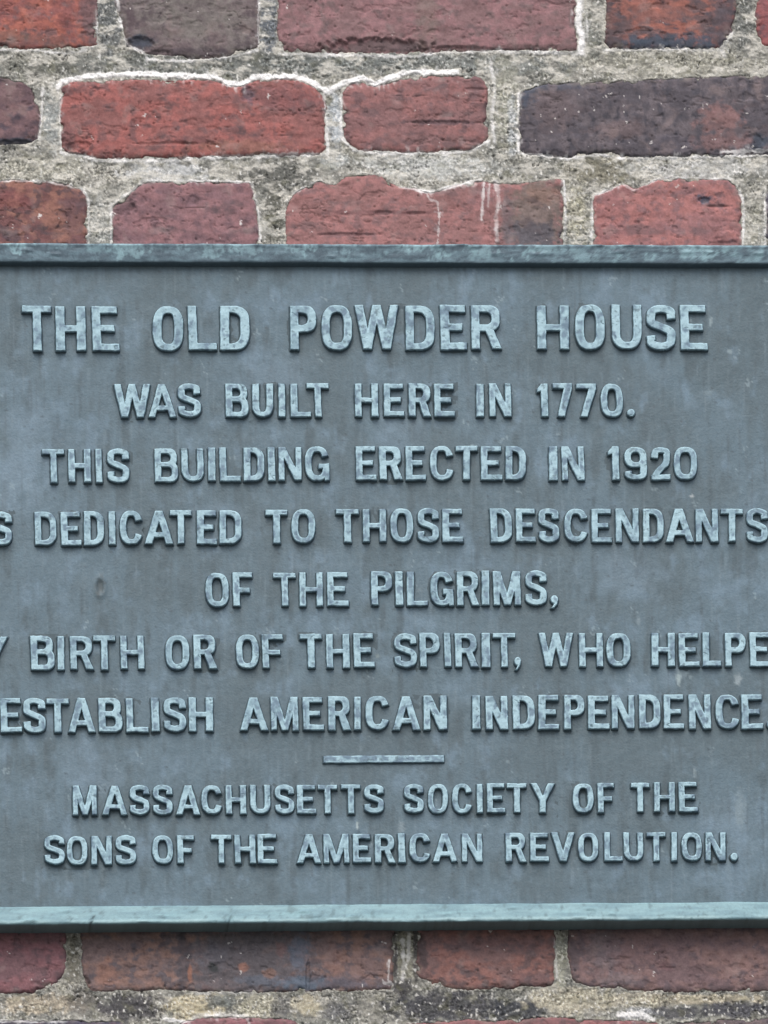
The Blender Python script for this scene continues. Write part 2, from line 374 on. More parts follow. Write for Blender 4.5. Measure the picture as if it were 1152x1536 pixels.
# mortar tints (cx, cy, rx, ry, colour, strength)
MT = [
    (300, 96, 260, 22, (118, 121, 114), .8), (640, 96, 240, 18, (128, 133, 128), .7), (1000, 94, 160, 22, (152, 150, 136), .7),
    (162, 30, 24, 60, (112, 115, 112), .9), (402, 30, 16, 55, (106, 112, 116), .9), (60, 95, 60, 18, (120, 120, 108), .6), (890, 40, 16, 50, (128, 130, 120), .8), (1118, 30, 18, 50, (112, 114, 108), .8),
    (76, 180, 14, 50, (146, 150, 146), .8), (503, 180, 12, 46, (176, 182, 184), .9), (758, 150, 22, 70, (146, 146, 132), .8), (768, 190, 8, 50, (168, 174, 176), .6),
    (60, 252, 80, 24, (158, 156, 142), .7), (250, 258, 70, 16, (182, 184, 182), .8), (420, 262, 66, 22, (106, 106, 98), .85), (500, 238, 24, 16, (168, 172, 168), .7), (640, 250, 110, 20, (184, 186, 180), .8), (700, 278, 60, 8, (150, 148, 134), .7),
    (900, 255, 60, 24, (128, 124, 104), .75), (1040, 250, 120, 16, (178, 178, 172), .8), (410, 320, 16, 50, (108, 107, 96), .9), (150, 325, 14, 44, (162, 162, 154), .8), (866, 320, 18, 50, (156, 153, 134), .8), (1130, 320, 14, 50, (160, 158, 146), .7),
    (110, 1440, 12, 44, (128, 124, 108), .8), (60, 1505, 80, 16, (166, 156, 136), .8), (125, 1500, 26, 24, (118, 114, 106), .7), (195, 1510, 52, 24, (84, 82, 82), .9), (290, 1508, 46, 20, (186, 176, 148), .9), (330, 1502, 30, 10, (124, 128, 122), .8), (390, 1508, 40, 20, (172, 168, 148), .8), (420, 1512, 18, 20, (92, 92, 92), .7),
    (460, 1508, 26, 18, (178, 170, 146), .8), (510, 1515, 30, 18, (112, 112, 112), .7), (560, 1508, 50, 20, (140, 138, 126), .5), (670, 1510, 100, 26, (74, 74, 76), .9), (780, 1515, 50, 18, (70, 72, 74), .9), (610, 1425, 20, 44, (140, 138, 120), .8), (592, 1440, 5, 40, (78, 74, 72), .9), (624, 1430, 5, 50, (82, 78, 74), .9), (606, 1480, 18, 14, (80, 78, 76), .9),
    (842, 1440, 10, 50, (158, 158, 142), .8), (860, 1500, 70, 22, (172, 166, 146), .9), (960, 1500, 60, 12, (166, 160, 142), .8), (1010, 1518, 60, 10, (84, 84, 86), .85), (1060, 1498, 120, 8, (168, 160, 138), .8), (1110, 1514, 60, 14, (78, 78, 82), .9), (960, 1520, 30, 12, (170, 172, 172), .8),
]
WHITE = np.array([.80, .80, .80])

def lime_at(x, y, seed=0):
    """strength and lift of the lime, plus irregular edges"""
    wob = fbm(x / 8, y / 8, 4, 71, .65) * 2.2
    a, l = np.zeros(x.shape), np.zeros(x.shape)
    for pts, hw, st, lift in LIME:
        px, py = np.array(pts).T
        m = (x > px.min() - 12) & (x < px.max() + 12) & (y > py.min() - 12) & (y < py.max() + 12)
        if not m.any():
            continue
        d = line_d(pts, x[m], y[m]) + wob[m]
        nb = noise(x[m] / 24, y[m] / 24, int(hw * 10) + int(px[0]))
        br = .42 + .58 * sst(-0.25, 0.35, nb) if hw < 4 else 1.0
        wv = hw * (1 + .7 * noise(x[m] / 13, y[m] / 13, 77)) if hw < 4 else hw * (1 + .55 * noise(x[m] / 17, y[m] / 17, 78))
        k = (1 - sst(wv * .45, wv * 1.15, d)) * st * br * (.95 if hw < 4 else 1)
        sm = (1 - sst(hw * .5, hw * 4.0, d + 1.2 * wob[m])) * sst(.0, .5, fbm(x[m] / 7, y[m] / 15, 3, 73)) * st * .5
        sm = sm * sst(-.2, .3, nb)
        a[m] = np.maximum(a[m], np.maximum(k, sm))
        l[m] = np.maximum(l[m], k * lift)
    return a, l

def edge_wobble(x, y):
    a, ra = cells(x / 21 + .3 * fbm(x / 12, y / 12, 2, 14), y / 17, 13)
    chip = np.clip(.5 - a, 0, 1) * 11 * (ra > .6)
    return fbm(x / 26, y / 26, 3, 11) * 1.8 + fbm(x / 5, y / 5, 3, 12) * 1.5 + chip - .6

bw = bpy.data.objects.new('brick_wall', None)
COL.objects.link(bw)
bw.location = (0.0, 0.0, -0.62)
bw['label'] = 'old red brick wall with rough pale mortar joints behind the bronze plaque'
bw['category'] = 'wall'
bw['kind'] = 'thing'

bb = Builder()
for bi, b in enumerate(B):
    p = b['pts']
    x0, y0 = p.min(0) - 6
    x1, y1 = p.max(0) + 6
    st = b['step']
    X, Y = np.meshgrid(np.arange(x0, x1 + st, st), np.arange(y0, y1 + st, st))
    d = poly_sd(p, X, Y) + edge_wobble(X, Y)
    sd0 = bi * 97
    sx, sy = b['st']
    h = b['proud'] + .3 + fbm(X / 60, Y / 40, 3, sd0) * 1.0 + fbm(X / 30, Y / 20, 3, sd0 + 3) * .42 + fbm(X / 14, Y / 11, 3, sd0 + 4) * .16 * sst(-.1, .5, fbm(X / 70, Y / 45, 3, sd0 + 6)) + fbm(X / 4, Y / 4, 3, sd0 + 5) * .07
    # creases of the hand-struck clay
    r1 = np.abs(fbm(X / 70 + fbm(X / 30, Y / 30, 2, sd0 + 8) * .5, Y / 24, 3, sd0 + 9))
    cre = (1 - sst(0.0, .04, r1)) * sst(.1, .4, fbm(X / 50, Y / 50, 2, sd0 + 10))
    r2 = np.abs(fbm((X + Y * .8) / 44, (Y - X * .35) / 30, 3, sd0 + 11))
    cre = np.maximum(cre, .8 * (1 - sst(0.0, .03, r2)) * sst(.15, .45, fbm(X / 40, Y / 40, 2, sd0 + 12)))
    # a torn skin: shallow flakes with a sharp upper lip
    fl = fbm(X / 38, Y / 20, 4, sd0 + 13)
    h -= .6 * sst(.36, .41, fl) * b['mott']
    h -= cre * .8
    pd, pr = cells(X / 16, Y / 16, sd0 + 20)
    pit = (1 - sst(.06, .16, pd)) * (pr > .88)
    h -= pit * .8
    for (cx, cy, rx, ry, dep) in b['chips']:
        k = np.hypot((X - cx) / rx, (Y - cy) / ry) + fbm(X / 9, Y / 9, 3, sd0 + 30) * .35
        h -= dep * (1 - sst(.65, 1.05, k))
    h -= 2.2 * np.exp(np.minimum(d, 0) / 2.6) + np.maximum(d, 0) * 1.3
    # brick face colours, darker in creases and pits
    n1 = fbm(X / (55 * sx), Y / (40 * sy), 4, sd0 + 40) * b['mott']
    n2 = fbm(X / (16 * sx), Y / (14 * sy), 4, sd0 + 44) * b['mott']
    c = mix(b['cols'][0], b['cols'][1], sst(-.35, .35, n1 + n2 * .5))
    c = mix(c, b['cols'][2], sst(.12, .6, n2 * .8 - n1 * .5 + .05) * .8)
    for (cx, cy, rx, ry, pc, ps) in b['pat']:
        k = np.hypot((X - cx) / rx, (Y - cy) / ry) + fbm(X / 12, Y / 12, 4, sd0 + int(cx)) * .55
        c = mix(c, clay(*pc), (1 - sst(.45, 1.1, k)) * ps)
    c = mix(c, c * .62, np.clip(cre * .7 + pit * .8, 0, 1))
    c = c * (1 + .16 * fbm(X / 3.2, Y / 3.2, 3, sd0 + 50) + .2 * fbm(X / 10, Y / 8, 3, sd0 + 51))[..., None]
    c = mix(c, c * .55, sst(.2, .6, fbm(X / 22, Y / 13, 5, sd0 + 52, .62)) * .65)
    c = mix(c, lin(92, 82, 86), sst(.2, .55, fbm(X / 55, Y / 30, 5, sd0 + 54, .6)) * .5)
    c = mix(c, lin(158, 140, 138), sst(.25, .7, fbm(X / 34, Y / 30, 4, sd0 + 53)) * .3)
    # thin mortar film near the edge, pale specks
    film = sst(-9, 0, d) * sst(.05, .5, fbm(X / 20, Y / 12, 3, sd0 + 60)) * .35
    c = mix(c, lin(150, 142, 132), film)
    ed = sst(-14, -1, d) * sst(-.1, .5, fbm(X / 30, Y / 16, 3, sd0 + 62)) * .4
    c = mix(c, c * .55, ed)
    pd, pr = cells(X / 15 + .25 * fbm(X / 5, Y / 5, 2, sd0 + 71), Y / 18 + .25 * fbm(X / 5, Y / 5, 2, sd0 + 72), sd0 + 70)
    rn = _h(np.floor(pr * 9973), np.floor(pr * 131), 5)
    sp = (1 - sst(.03 + .06 * pr ** 3, .06 + .09 * pr ** 3, pd)) * (rn > 1 - .10 * b['specks'])
    c = mix(c, lin(222, 218, 216), sp * .85)
    h += sp * .15
    la, ll = lime_at(X, Y)
    c = mix(c, WHITE, la * .85)
    h += ll * sst(-10, 0, d) * .4
    V = P(X, Y, 0.0)
    V[..., 1] -= h * .001
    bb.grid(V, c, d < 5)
bb.build('brickwork', M_BRICK, bw)

mb = Builder()
def mortar(x0, x1, y0, y1, st):
    X, Y = np.meshgrid(np.linspace(x0, x1, int((x1 - x0) / st) + 1), np.linspace(y0, y1, int((y1 - y0) / st) + 1))
    D = np.full(X.shape, 60.0)
    ew = edge_wobble(X, Y)
    for b in B:
        p = b['pts']
        bx0, by0 = p.min(0) - 40
        bx1, by1 = p.max(0) + 40
        if bx0 > x1 or bx1 < x0 or by0 > y1 or by1 < y0:
            continue
        m = (X > bx0) & (X < bx1) & (Y > by0) & (Y < by1)
        D[m] = np.minimum(D[m], poly_sd(p, X[m], Y[m]))
    D = D + ew
    h = -1.5 + fbm(X / 34, Y / 26, 3, 501) * .9 + fbm(X / 8, Y / 8, 3, 502) * .8
    gr = fbm(X / 3.4, Y / 3.4, 2, 503)
    rough = sst(-.35, .3, fbm(X / 50, Y / 30, 3, 504))        # smooth trowelled stretches against sandy ones
    grain = sst(.28, .6, fbm(X / 4.6, Y / 6.2, 2, 521)) * sst(-.1, .3, fbm(X / 16, Y / 12, 2, 522))
    pd2, pr2 = cells(X / 9, Y / 9, 515)
    hole = (1 - sst(.05, .34, pd2 + .12 * fbm(X / 4, Y / 4, 2, 523))) * (pr2 > .78)
    h += (gr * .55 + grain * .5 - hole * 1.1) * (.25 + .75 * rough)
    h += 1.0 * np.exp(-np.abs(D) / 3.5) * sst(-.3, .3, fbm(X / 24, Y / 24, 2, 506))
    la, ll = lime_at(X, Y)
    h += ll
    h += np.where(D < 0, D * .9, 0)
    c = mix(lin(166, 165, 158), lin(132, 133, 128), sst(-.4, .4, fbm(X / 60, Y / 40, 4, 507)))
    for (cx, cy, rx, ry, pc, ps) in MT:
        m = (np.abs(X - cx) < rx * 1.8) & (np.abs(Y - cy) < ry * 1.8)
        if m.any():
            k = np.hypot((X[m] - cx) / rx, (Y[m] - cy) / ry) + fbm(X[m] / 13, Y[m] / 13, 4, 520 + int(cx)) * .5
            c[m] = mix(c[m], lin(*(np.array(pc) * (1.08 if pc[0] > 140 else .96) + np.array([0, 1, 5]))), (1 - sst(.6, 1.15, k)) * ps)
    g2 = fbm(X / 4.2, Y / 4.2, 3, 508, .7)
    c = mix(c, c * .36, sst(.08, .5, g2) * (.3 + .7 * rough) * .9)
    c = mix(c, np.minimum(c * 2.1, .72), sst(.1, .5, -g2) * (.3 + .7 * rough) * .85)
    c = mix(c, c * .3, hole * .7 * (.3 + .7 * rough))
    c = mix(c, np.array([.70, .70, .67]), grain * .8)
    c = mix(c, lin(118, 118, 92), sst(.1, .6, fbm(X / 22, Y / 16, 3, 509)) * .3)
    c = mix(c, lin(84, 86, 84), sst(.12, .45, fbm(X / 30, Y / 18, 5, 511, .65)) * .45)        # soot
    c = mix(c, lin(208, 206, 198), sst(.0, .4, fbm(X / 34, Y / 16, 5, 512, .6)) * .75 * (Y < 700))  # lime bloom
    cr = np.abs(fbm(X / 50 + fbm(X / 9, Y / 9, 2, 514) * .12, Y / 60, 3, 513))
    crack = (1 - sst(.0, .016, cr)) * sst(.05, .2, fbm(X / 60, Y / 60, 2, 516))
    h -= crack * 1.5
    c = mix(c, lin(60, 60, 60), crack * .8)
    edge = (1 - sst(.3, 3.2, np.abs(D - 1.0))) * sst(.1, .5, fbm(X / 15, Y / 15, 3, 510)) * .6
    c = mix(c, lin(196, 194, 184), edge)
    c = mix(c, WHITE * (1 + .12 * g2)[..., None], la * .95)
    V = P(X, Y, 0.0)
    V[..., 1] -= h * .001
    mb.grid(V, c, D > -9)
mortar(-30, 1182, -20, 384, 1.25)
mortar(-30, 1182, 1384, 1556, 1.25)
mortar(-30, 1182, 384, 1384, 9)
mortar(-330, 1480, -230, -20, 4); mortar(-330, 1480, 1556, 1800, 4)
mortar(-330, -30, -20, 1556, 4); mortar(1182, 1480, -20, 1556, 4)
c0, c1 = P(-330, 1800), P(1480, -230)
mb.box(c0[0] + .01, c1[0] - .03, .009, .12, c0[2] + .01, c1[2] - .01, lin(120, 118, 110))
mb.build('mortar', M_MORTAR, bw)

# ------------------------------------------------------------------ plaque
PD = .0125                                             # depth of the plate's face in front of the wall
pq = bpy.data.objects.new('commemorative_plaque', None)
COL.objects.link(pq)
pq.location = tuple(P(576, 1395, 0.0))
pq['label'] = 'weathered grey bronze plaque with raised verdigris lettering and thin raised rim on brick wall'
pq['category'] = 'plaque'

XL, XR = P(-92, 880, PD)[0], P(1248, 880, PD)[0]
def zline(pl, pr, dep):
    a, b_ = P(0, pl, dep), P(1152, pr, dep)
    return lambda x: a[2] + (x - a[0]) * (b_[2] - a[2]) / (b_[0] - a[0])
ZT, ZB = zline(399.5, 402.5, PD), zline(1361, 1353.5, PD)

PL_A, PL_B, PL_C, PL_D = lin(95, 116, 128), lin(88, 106, 115), lin(110, 133, 149), lin(76, 92, 100)
def plate_tone(px, py):
    n1 = fbm(px / 150, py / 170, 4, 801)
    st = fbm(px / 16, py / 150, 4, 802)
    n2 = fbm(px / 40, py / 48, 5, 803, .6)
    c = mix(PL_A, PL_B, sst(-.4, .4, n1 + st * .5))
    c = mix(c, PL_C, sst(.05, .6, n2 * .7 + st * .45 - n1 * .4) * .75)
    c = mix(c, PL_D, sst(.15, .6, st * .8 - n2 * .5) * .6)
    for (cx, cy, rx, ry, k) in [(20, 720, 70, 60, .5), (40, 640, 50, 50, .4), (600, 640, 50, 60, .3), (330, 790, 60, 40, .3), (940, 860, 60, 50, .4), (130, 1150, 60, 50, .3), (1100, 1240, 40, 60, .35), (420, 560, 60, 40, .3), (1010, 1010, 20, 20, .5)]:
        q_ = np.hypot((px - cx) / rx, (py - cy) / ry) + fbm(px / 24, py / 34, 4, int(cx) + 9) * .7
        c = mix(c, lin(122, 144, 160), (1 - sst(.3, 1.1, q_)) * k)
    c = c * (1 + .10 * fbm(px / 5, py / 9, 3, 804) + .10 * fbm(px / 26, py / 34, 4, 809, .65))[..., None]
    pd, pr = cells(px / 34 + .3 * fbm(px / 9, py / 9, 2, 815), py / 46 + .3 * fbm(px / 9, py / 9, 2, 816), 805)
    c = mix(c, lin(158, 178, 186), (1 - sst(.01 + .04 * pr ** 3, .04 + .07 * pr ** 3, pd)) * (pr > .8) * .4)
    pd, pr = cells(px / 42, py / 30, 806)
    c = mix(c, lin(62, 70, 76), (1 - sst(.02, .07, pd)) * (pr > .6) * .6)
    # droppings and grazes
    for (cx, cy, rx, ry, col_, k) in [(150, 880, 9, 17, (84, 94, 98), .85), (1018, 1018, 5, 11, (168, 186, 190), .7), (1026, 1008, 9, 7, (146, 166, 174), .5), (1107, 1020, 8, 10, (158, 172, 178), .6), (1066, 482, 3, 8, (150, 168, 174), .7), (1095, 528, 5, 4, (150, 168, 174), .6), (1062, 588, 10, 6, (122, 140, 148), .5), (536, 1238, 2.5, 8, (168, 184, 186), .8), (602, 1240, 6, 12, (136, 152, 160), .6), (1110, 1215, 10, 34, (132, 150, 158), .5), (1038, 745, 4, 3, (190, 198, 200), .8), (1042, 1160, 2.5, 9, (146, 162, 168), .6), (958, 932, 4, 7, (134, 150, 158), .6), (485, 700, 9, 10, (84, 96, 106), .6), (566, 984, 4, 4, (126, 140, 142), .6)]:
        q_ = np.hypot((px - cx) / rx, (py - cy) / ry) + fbm(px / 6, py / 6, 3, int(cx)) * .5
        c = mix(c, lin(*col_), (1 - sst(.4, 1.1, q_)) * k)
    # verdigris run down from the letters, thin vertical streaks
    s2 = fbm(px / 5, py / 90, 3, 808)
    c = mix(c, lin(120, 138, 148), sst(.35, .75, s2) * .28)
    c = mix(c, lin(76, 86, 92), sst(.35, .75, -s2) * .28)
    return c

pb = Builder()
xs = np.linspace(-98, 1254, 560)
ys = np.linspace(391, 1368, 410)
X, Y = np.meshgrid(xs, ys)
V = P(X, Y, PD)
dh = fbm(X / 90, Y / 90, 3, 811) * .35 + fbm(X / 22, Y / 26, 3, 812) * .16 + fbm(X / 8, Y / 8, 2, 813) * .10
q_ = np.hypot((X - 150) / 9, (Y - 880) / 17)
dh += .9 * np.exp(-((q_ - .8) / .3) ** 2) - .9 * (1 - sst(.3, .9, q_))
dh += .8 * np.exp(-(np.hypot((X - 536) / 4, (Y - 1245) / 5)) ** 2)
V[..., 1] -= dh * .001
V[..., 0] = np.clip(V[..., 0], XL - .002, XR + .002)
V[..., 2] = np.clip(V[..., 2], ZB(V[..., 0]) - .002, ZT(V[..., 0]) + .002)
pb.grid(V, plate_tone(X, Y))
pb.box(XL, XR, -.0105, .0005, max(ZB(XL), ZB(XR)), min(ZT(XL), ZT(XR)), PL_B)
pb.build('backplate', M_PLATE, pq)

# raised rim: offset outward from the plate's edge and depth, in mm
PROF_B = [(-.6, 11.0), (0, 12.2), (.5, 15.5), (.9, 17.2), (1.4, 17.8), (2.2, 18.1)] + [(2.2 + i * 1.05, 18.1 + i * .37) for i in range(1, 11)] + \
         [(13.7, 22.1), (14.5, 22.0), (15.2, 21.4), (15.6, 20.4), (15.8, 18), (16.0, 12), (16.2, 6), (16.4, -.8)]
PROF_T = [(-.6, 11.0), (0, 12.2), (.5, 15.5), (.9, 18.2), (1.4, 19.2), (2.0, 19.6)] + [(2.2 + i * 1.05, 19.6 + i * .2) for i in range(1, 11)] + PROF_B[16:]
def rim(side, toner, label=None):
    prof = np.array(PROF_B if side == 'bottom' else PROF_T) * .001
    n = 520
    t = np.linspace(0, 1, n)
    o, dep = prof[:, 0][:, None], prof[:, 1][:, None]
    tt = t[None, :]
    if side in ('top', 'bottom'):
        x = (XL - o) * (1 - tt) + (XR + o) * tt
        z = ZT(x) + o if side == 'top' else ZB(x) - o
    else:
        x = (XL - o) + 0 * tt if side == 'left' else (XR + o) + 0 * tt
        z = (ZB(x) - o) * (1 - tt) + (ZT(x) + o) * tt
    y = -dep + 0 * x
    u = (x if side in ('top', 'bottom') else z) * 2000
    a = np.arange(len(prof))[:, None] * 3.0 + 0 * u
    k = sst(3, 9, np.arange(len(prof)))[:, None]
    s_ = {'top': 1, 'bottom': 2, 'left': 3, 'right': 4}[side]
    dn = (fbm(u / 60, a / 30, 3, 900 + s_) * .45 + fbm(u / 9, a / 6, 3, 910 + s_) * .25) * .001
    pd, pr = cells(u / 46, a / 16 + 0 * u, 950 + s_)
    dn = dn + (1 - sst(.05, .3, pd + .1 * fbm(u / 8, a / 8, 2, 951))) * (pr > .72) * .0009
    y = y - dn * k
    zo = (fbm(u / 80, a / 60, 3, 920 + s_) * .4 + fbm(u / 14, a / 20, 2, 925 + s_) * .15) * .001
    if side in ('top', 'bottom'):
        z = z + zo
    if side == 'bottom':
        for cx in (140, 347):
            X0 = P(cx, 1380, .02)[0]
            y = y + .0016 * np.exp(-((x - X0) / .0011) ** 2) * sst(11, 14, np.arange(len(prof)))[:, None]
    V = np.stack([x, y, z], -1)
    C = toner(u, o * 1000 + 0 * u, dep * 1000 + 0 * u)
    if side in ('top', 'right'):
        V, C = V[::-1], C[::-1]
    if side == 'right' or side == 'left':
        V, C = V[:, ::-1], C[:, ::-1]
    rb = Builder()
    rb.grid(V[:, ::-1], C[:, ::-1])
    return rb.build('rim', M_RIM, pq, label=label)
def tone_top(u, o, d):
    c = mix(lin(112, 136, 148), lin(90, 108, 120), sst(-.4, .4, fbm(u / 30, o / 4, 4, 931)))
    run = fbm(u / 22, o / 9, 4, 932, .6) + fbm(u / 150, 0 * o, 2, 934) * .5 + (o - 9) * .06 + np.clip(u / 1400, -.4, .4)
    run = run + fbm(u / 6, o / 5, 3, 935) * .5
    run = run + sst(.15, .4, fbm(u / 46, o / 30, 3, 938)) * .55 - sst(.15, .4, -fbm(u / 46, o / 30, 3, 938)) * .4
    big = .5 + .5 * sst(-.3, .35, fbm(u / 120, 0 * o, 3, 936) + u / 3000)
    c = mix(c, lin(152, 186, 196), sst(-.05, .55, run) * .9 * big)
    c = mix(c, lin(72, 88, 100), sst(.1, .7, fbm(u / 7, o / 6, 4, 933, .6) + .025 * (o - 8)) * .75)
    c = mix(c, lin(84, 100, 108), 1 - sst(.9, 2.2, o))  # shade of the inner step painted into the colour
    return c * (1 + .15 * fbm(u / 4, o / 1.5, 3, 937))[..., None]
def tone_bot(u, o, d):
    c = mix(lin(134, 167, 175), lin(118, 150, 160), sst(-.4, .4, fbm(u / 60, o / 5, 4, 941)))
    c = mix(c, lin(136, 172, 180), sst(.1, .6, fbm(u / 90, o / 3, 3, 942)) * .7)
    c = mix(c, lin(92, 116, 122), sst(.3, .65, fbm(u / 12, o / 8, 4, 943) + np.exp(-((u + 90) / 90) ** 2) * .25) * .6)
    c = mix(c, lin(166, 196, 200), sst(11.6, 13.2, o) * (1 - sst(14.2, 15.0, o)) * .6 * sst(-.5, .1, fbm(u / 70, 0 * o, 3, 944)))  # highlight on the rounded outer arris, painted in
    dk = fbm(u / 7, o / 7, 4, 945, .6) + .035 * (o - 8)
    c = mix(c, lin(84, 108, 116), sst(.3, .6, dk) * .6 * sst(-.1, .3, fbm(u / 60, 0 * o, 2, 946)))
    c = mix(c, lin(104, 118, 116), sst(15.0, 15.7, o) * .75)  # outer side painted darker, as the shaded underside
    for cx, w_ in ((140, 1.1), (347, .8)):
        uu = P(cx, 1380, .02)[0] * 2000
        c = mix(c, lin(52, 60, 62), np.exp(-((u - uu + (o - 10) * .7) / w_) ** 2) * sst(6, 10, o) * .8)
    return c * (1 + .10 * fbm(u / 5, o / 1.5, 3, 947))[..., None]
rim('top', tone_top, 'upper rim, mottled dark grey with pale verdigris runs')
rim('bottom', tone_bot, 'lower rim, evenly pale green verdigris')
rim('left', tone_top)
rim('right', tone_top)

# ------------------------------------------------------------------ raised letters
def bx(x0, y0, x1, y1):
    return [(x0, y0), (x1, y0), (x1, y1), (x0, y1)]

def sup(cx, cy, a, b_, n=2.7, t0=0, t1=360, k=56):
    t = np.radians(np.linspace(t0, t1, k, endpoint=(t1 - t0) % 360 != 0))
    ct, sn = np.cos(t), np.sin(t)
    return np.stack([cx + a * np.sign(ct) * np.abs(ct) ** (2 / n), cy + b_ * np.sign(sn) * np.abs(sn) ** (2 / n)], 1)

def spline(pts, k=7):
    p = np.asarray(pts, float)
    p = np.vstack([2 * p[0] - p[1], p, 2 * p[-1] - p[-2]])
    out = []
    for i in range(1, len(p) - 2):
        for t in np.linspace(0, 1, k, endpoint=False):
            a, b_, c, d = p[i - 1:i + 3]
            out.append(.5 * ((2 * b_) + (c - a) * t + (2 * a - 5 * b_ + 4 * c - d) * t * t + (3 * b_ - a - 3 * c + d) * t ** 3))
    out.append(p[-2])
    return np.array(out)

def stroke(path, s, t):
    p = np.asarray(path, float)
    g = np.gradient(p, axis=0)
    g /= np.hypot(g[:, 0], g[:, 1])[:, None] + 1e-9
    hw = .5 * np.hypot(s * g[:, 1], t * g[:, 0])[:, None]
    nrm = np.stack([-g[:, 1], g[:, 0]], 1)
    return np.vstack([p + nrm * hw, (p - nrm * hw)[::-1]])

def dee(x0, y0, x1, y1, rad):
    """flat left side, rounded right side"""
    ry = min(rad, (y1 - y0) / 2)
    rx = min(rad * .95, (x1 - x0) * .95)
    a = sup(x1 - rx, y1 - ry, rx, ry, 2.3, 90, 0, 10)
    b_ = sup(x1 - rx, y0 + ry, rx, ry, 2.3, 0, -90, 10)
    return [(x0, y0), (x0, y1)] + [tuple(q_) for q_ in a] + [tuple(q_) for q_ in b_]

def glyph_sd(ch, w_, h, s, t, x, y):
    """signed distance of a block capital filling (0,0)-(w,h)"""
    U = lambda *ps: np.minimum.reduce([poly_sd(p, x, y) for p in ps])
    ring = lambda o, i: np.maximum(poly_sd(o, x, y), -poly_sd(i, x, y))
    if ch == 'I': return U(bx(0, 0, w_, h))
    if ch == 'T': return U(bx(0, h - t, w_, h), bx(w_ / 2 - s / 2, 0, w_ / 2 + s / 2, h))
    if ch == 'H': return U(bx(0, 0, s, h), bx(w_ - s, 0, w_, h), bx(s * .3, h * .5 - t * .5, w_ - s * .3, h * .5 + t * .45))
    if ch == 'E': return U(bx(0, 0, s, h), bx(0, 0, w_, t), bx(0, h - t, w_ * .96, h), bx(0, h * .51 - t * .5, w_ * .84, h * .51 + t * .45))
    if ch == 'F': return U(bx(0, 0, s, h), bx(0, h - t, w_, h), bx(0, h * .47 - t * .5, w_ * .86, h * .47 + t * .5))
    if ch == 'L': return U(bx(0, 0, s, h), bx(0, 0, w_, t))
    if ch == 'A':
        a = s * .56
        return U([(0, 0), (s * 1.02, 0), (w_ / 2 + a * .9, h), (w_ / 2 - a, h)], [(w_, 0), (w_ - s * 1.02, 0), (w_ / 2 - a * .9, h), (w_ / 2 + a, h)], bx(w_ * .2, h * .2, w_ * .8, h * .2 + t * .95))
    if ch == 'V':
        a = s * .56
        return U([(0, h), (s * 1.05, h), (w_ / 2 + a, 0), (w_ / 2 - a, 0)], [(w_, h), (w_ - s * 1.05, h), (w_ / 2 - a, 0), (w_ / 2 + a, 0)])
    if ch == 'W':
        a = s * .48
        q1, q3 = w_ * .285, w_ * .715
        return U([(0, h), (s, h), (q1 + a, 0), (q1 - a, 0)], [(w_ / 2 - a, h), (w_ / 2 + a, h), (q1 + a, 0), (q1 - a, 0)],
                 [(w_ / 2 - a, h), (w_ / 2 + a, h), (q3 + a, 0), (q3 - a, 0)], [(w_, h), (w_ - s, h), (q3 - a, 0), (q3 + a, 0)])
    if ch == 'M':
        a = s * .45
        return U(bx(0, 0, s * .88, h), bx(w_ - s * .88, 0, w_, h), [(0, h), (s * 1.1, h), (w_ / 2 + a, 0), (w_ / 2 - a, 0)], [(w_, h), (w_ - s * 1.1, h), (w_ / 2 - a, 0), (w_ / 2 + a, 0)])
    if ch == 'N': return U(bx(0, 0, s * .9, h), bx(w_ - s * .9, 0, w_, h), [(0, h), (s * 1.08, h), (w_, 0), (w_ - s * 1.08, 0)])
    if ch == 'Y': return U([(0, h), (s * 1.1, h), (w_ / 2 + s * .5, h * .36), (w_ / 2 - s * .5, h * .4)], [(w_, h), (w_ - s * 1.1, h), (w_ / 2 - s * .5, h * .36), (w_ / 2 + s * .5, h * .4)], bx(w_ / 2 - s / 2, 0, w_ / 2 + s / 2, h * .46))
    if ch in 'O0': return ring(sup(w_ / 2, h / 2, w_ / 2, h / 2, 2.6), sup(w_ / 2, h / 2, w_ / 2 - s * .98, h / 2 - t, 2.9))
    if ch == 'D': return ring(dee(0, 0, w_, h, h * .36), dee(s, t, w_ - s, h - t, h * .22))
    if ch == 'P': return np.minimum(ring(dee(0, h * .40, w_, h, h * .27), dee(s, h * .40 + t, w_ - s, h - t, h * .15)), U(bx(0, 0, s, h)))
    if ch == 'R': return np.minimum(ring(dee(0, h * .41, w_ * .95, h, h * .27), dee(s, h * .41 + t, w_ * .95 - s, h - t, h * .15)), U(bx(0, 0, s, h), [(w_ * .42, h * .5), (w_ * .42 + s, h * .5), (w_, 0), (w_ - s * 1.12, 0)]))
    if ch == 'B': return np.minimum(ring(dee(0, h * .45, w_ * .95, h, h * .25), dee(s, h * .45 + t, w_ * .95 - s, h - t, h * .13)), ring(dee(0, 0, w_, h * .45 + t, h * .26), dee(s, t, w_ - s, h * .45, h * .13)))
    a, b_ = (w_ - s) / 2, (h - t) / 2
    n = 2.6
    if ch in 'CG':
        th = math.degrees(math.asin((.20 * h / b_) ** (n / 2)))
        if ch == 'C':
            return U(stroke(sup(w_ / 2, h / 2, a, b_, n, th, 360 - th, 64), s, t))
        return U(stroke(sup(w_ / 2, h / 2, a, b_, n, th, 352, 64), s, t), bx(w_ * .56, h * .5 - t, w_, h * .5), bx(w_ - s * .72, 0, w_, h * .5))
    if ch == 'U':
        return U(stroke(np.vstack([[(s / 2, h), (s / 2, h * .7), (s / 2, h * .5)], sup(w_ / 2, h * .38, a, h * .38 - t / 2, 2.5, 180, 360, 30), [(w_ - s / 2, h * .5), (w_ - s / 2, h * .7), (w_ - s / 2, h)]]), s, t))
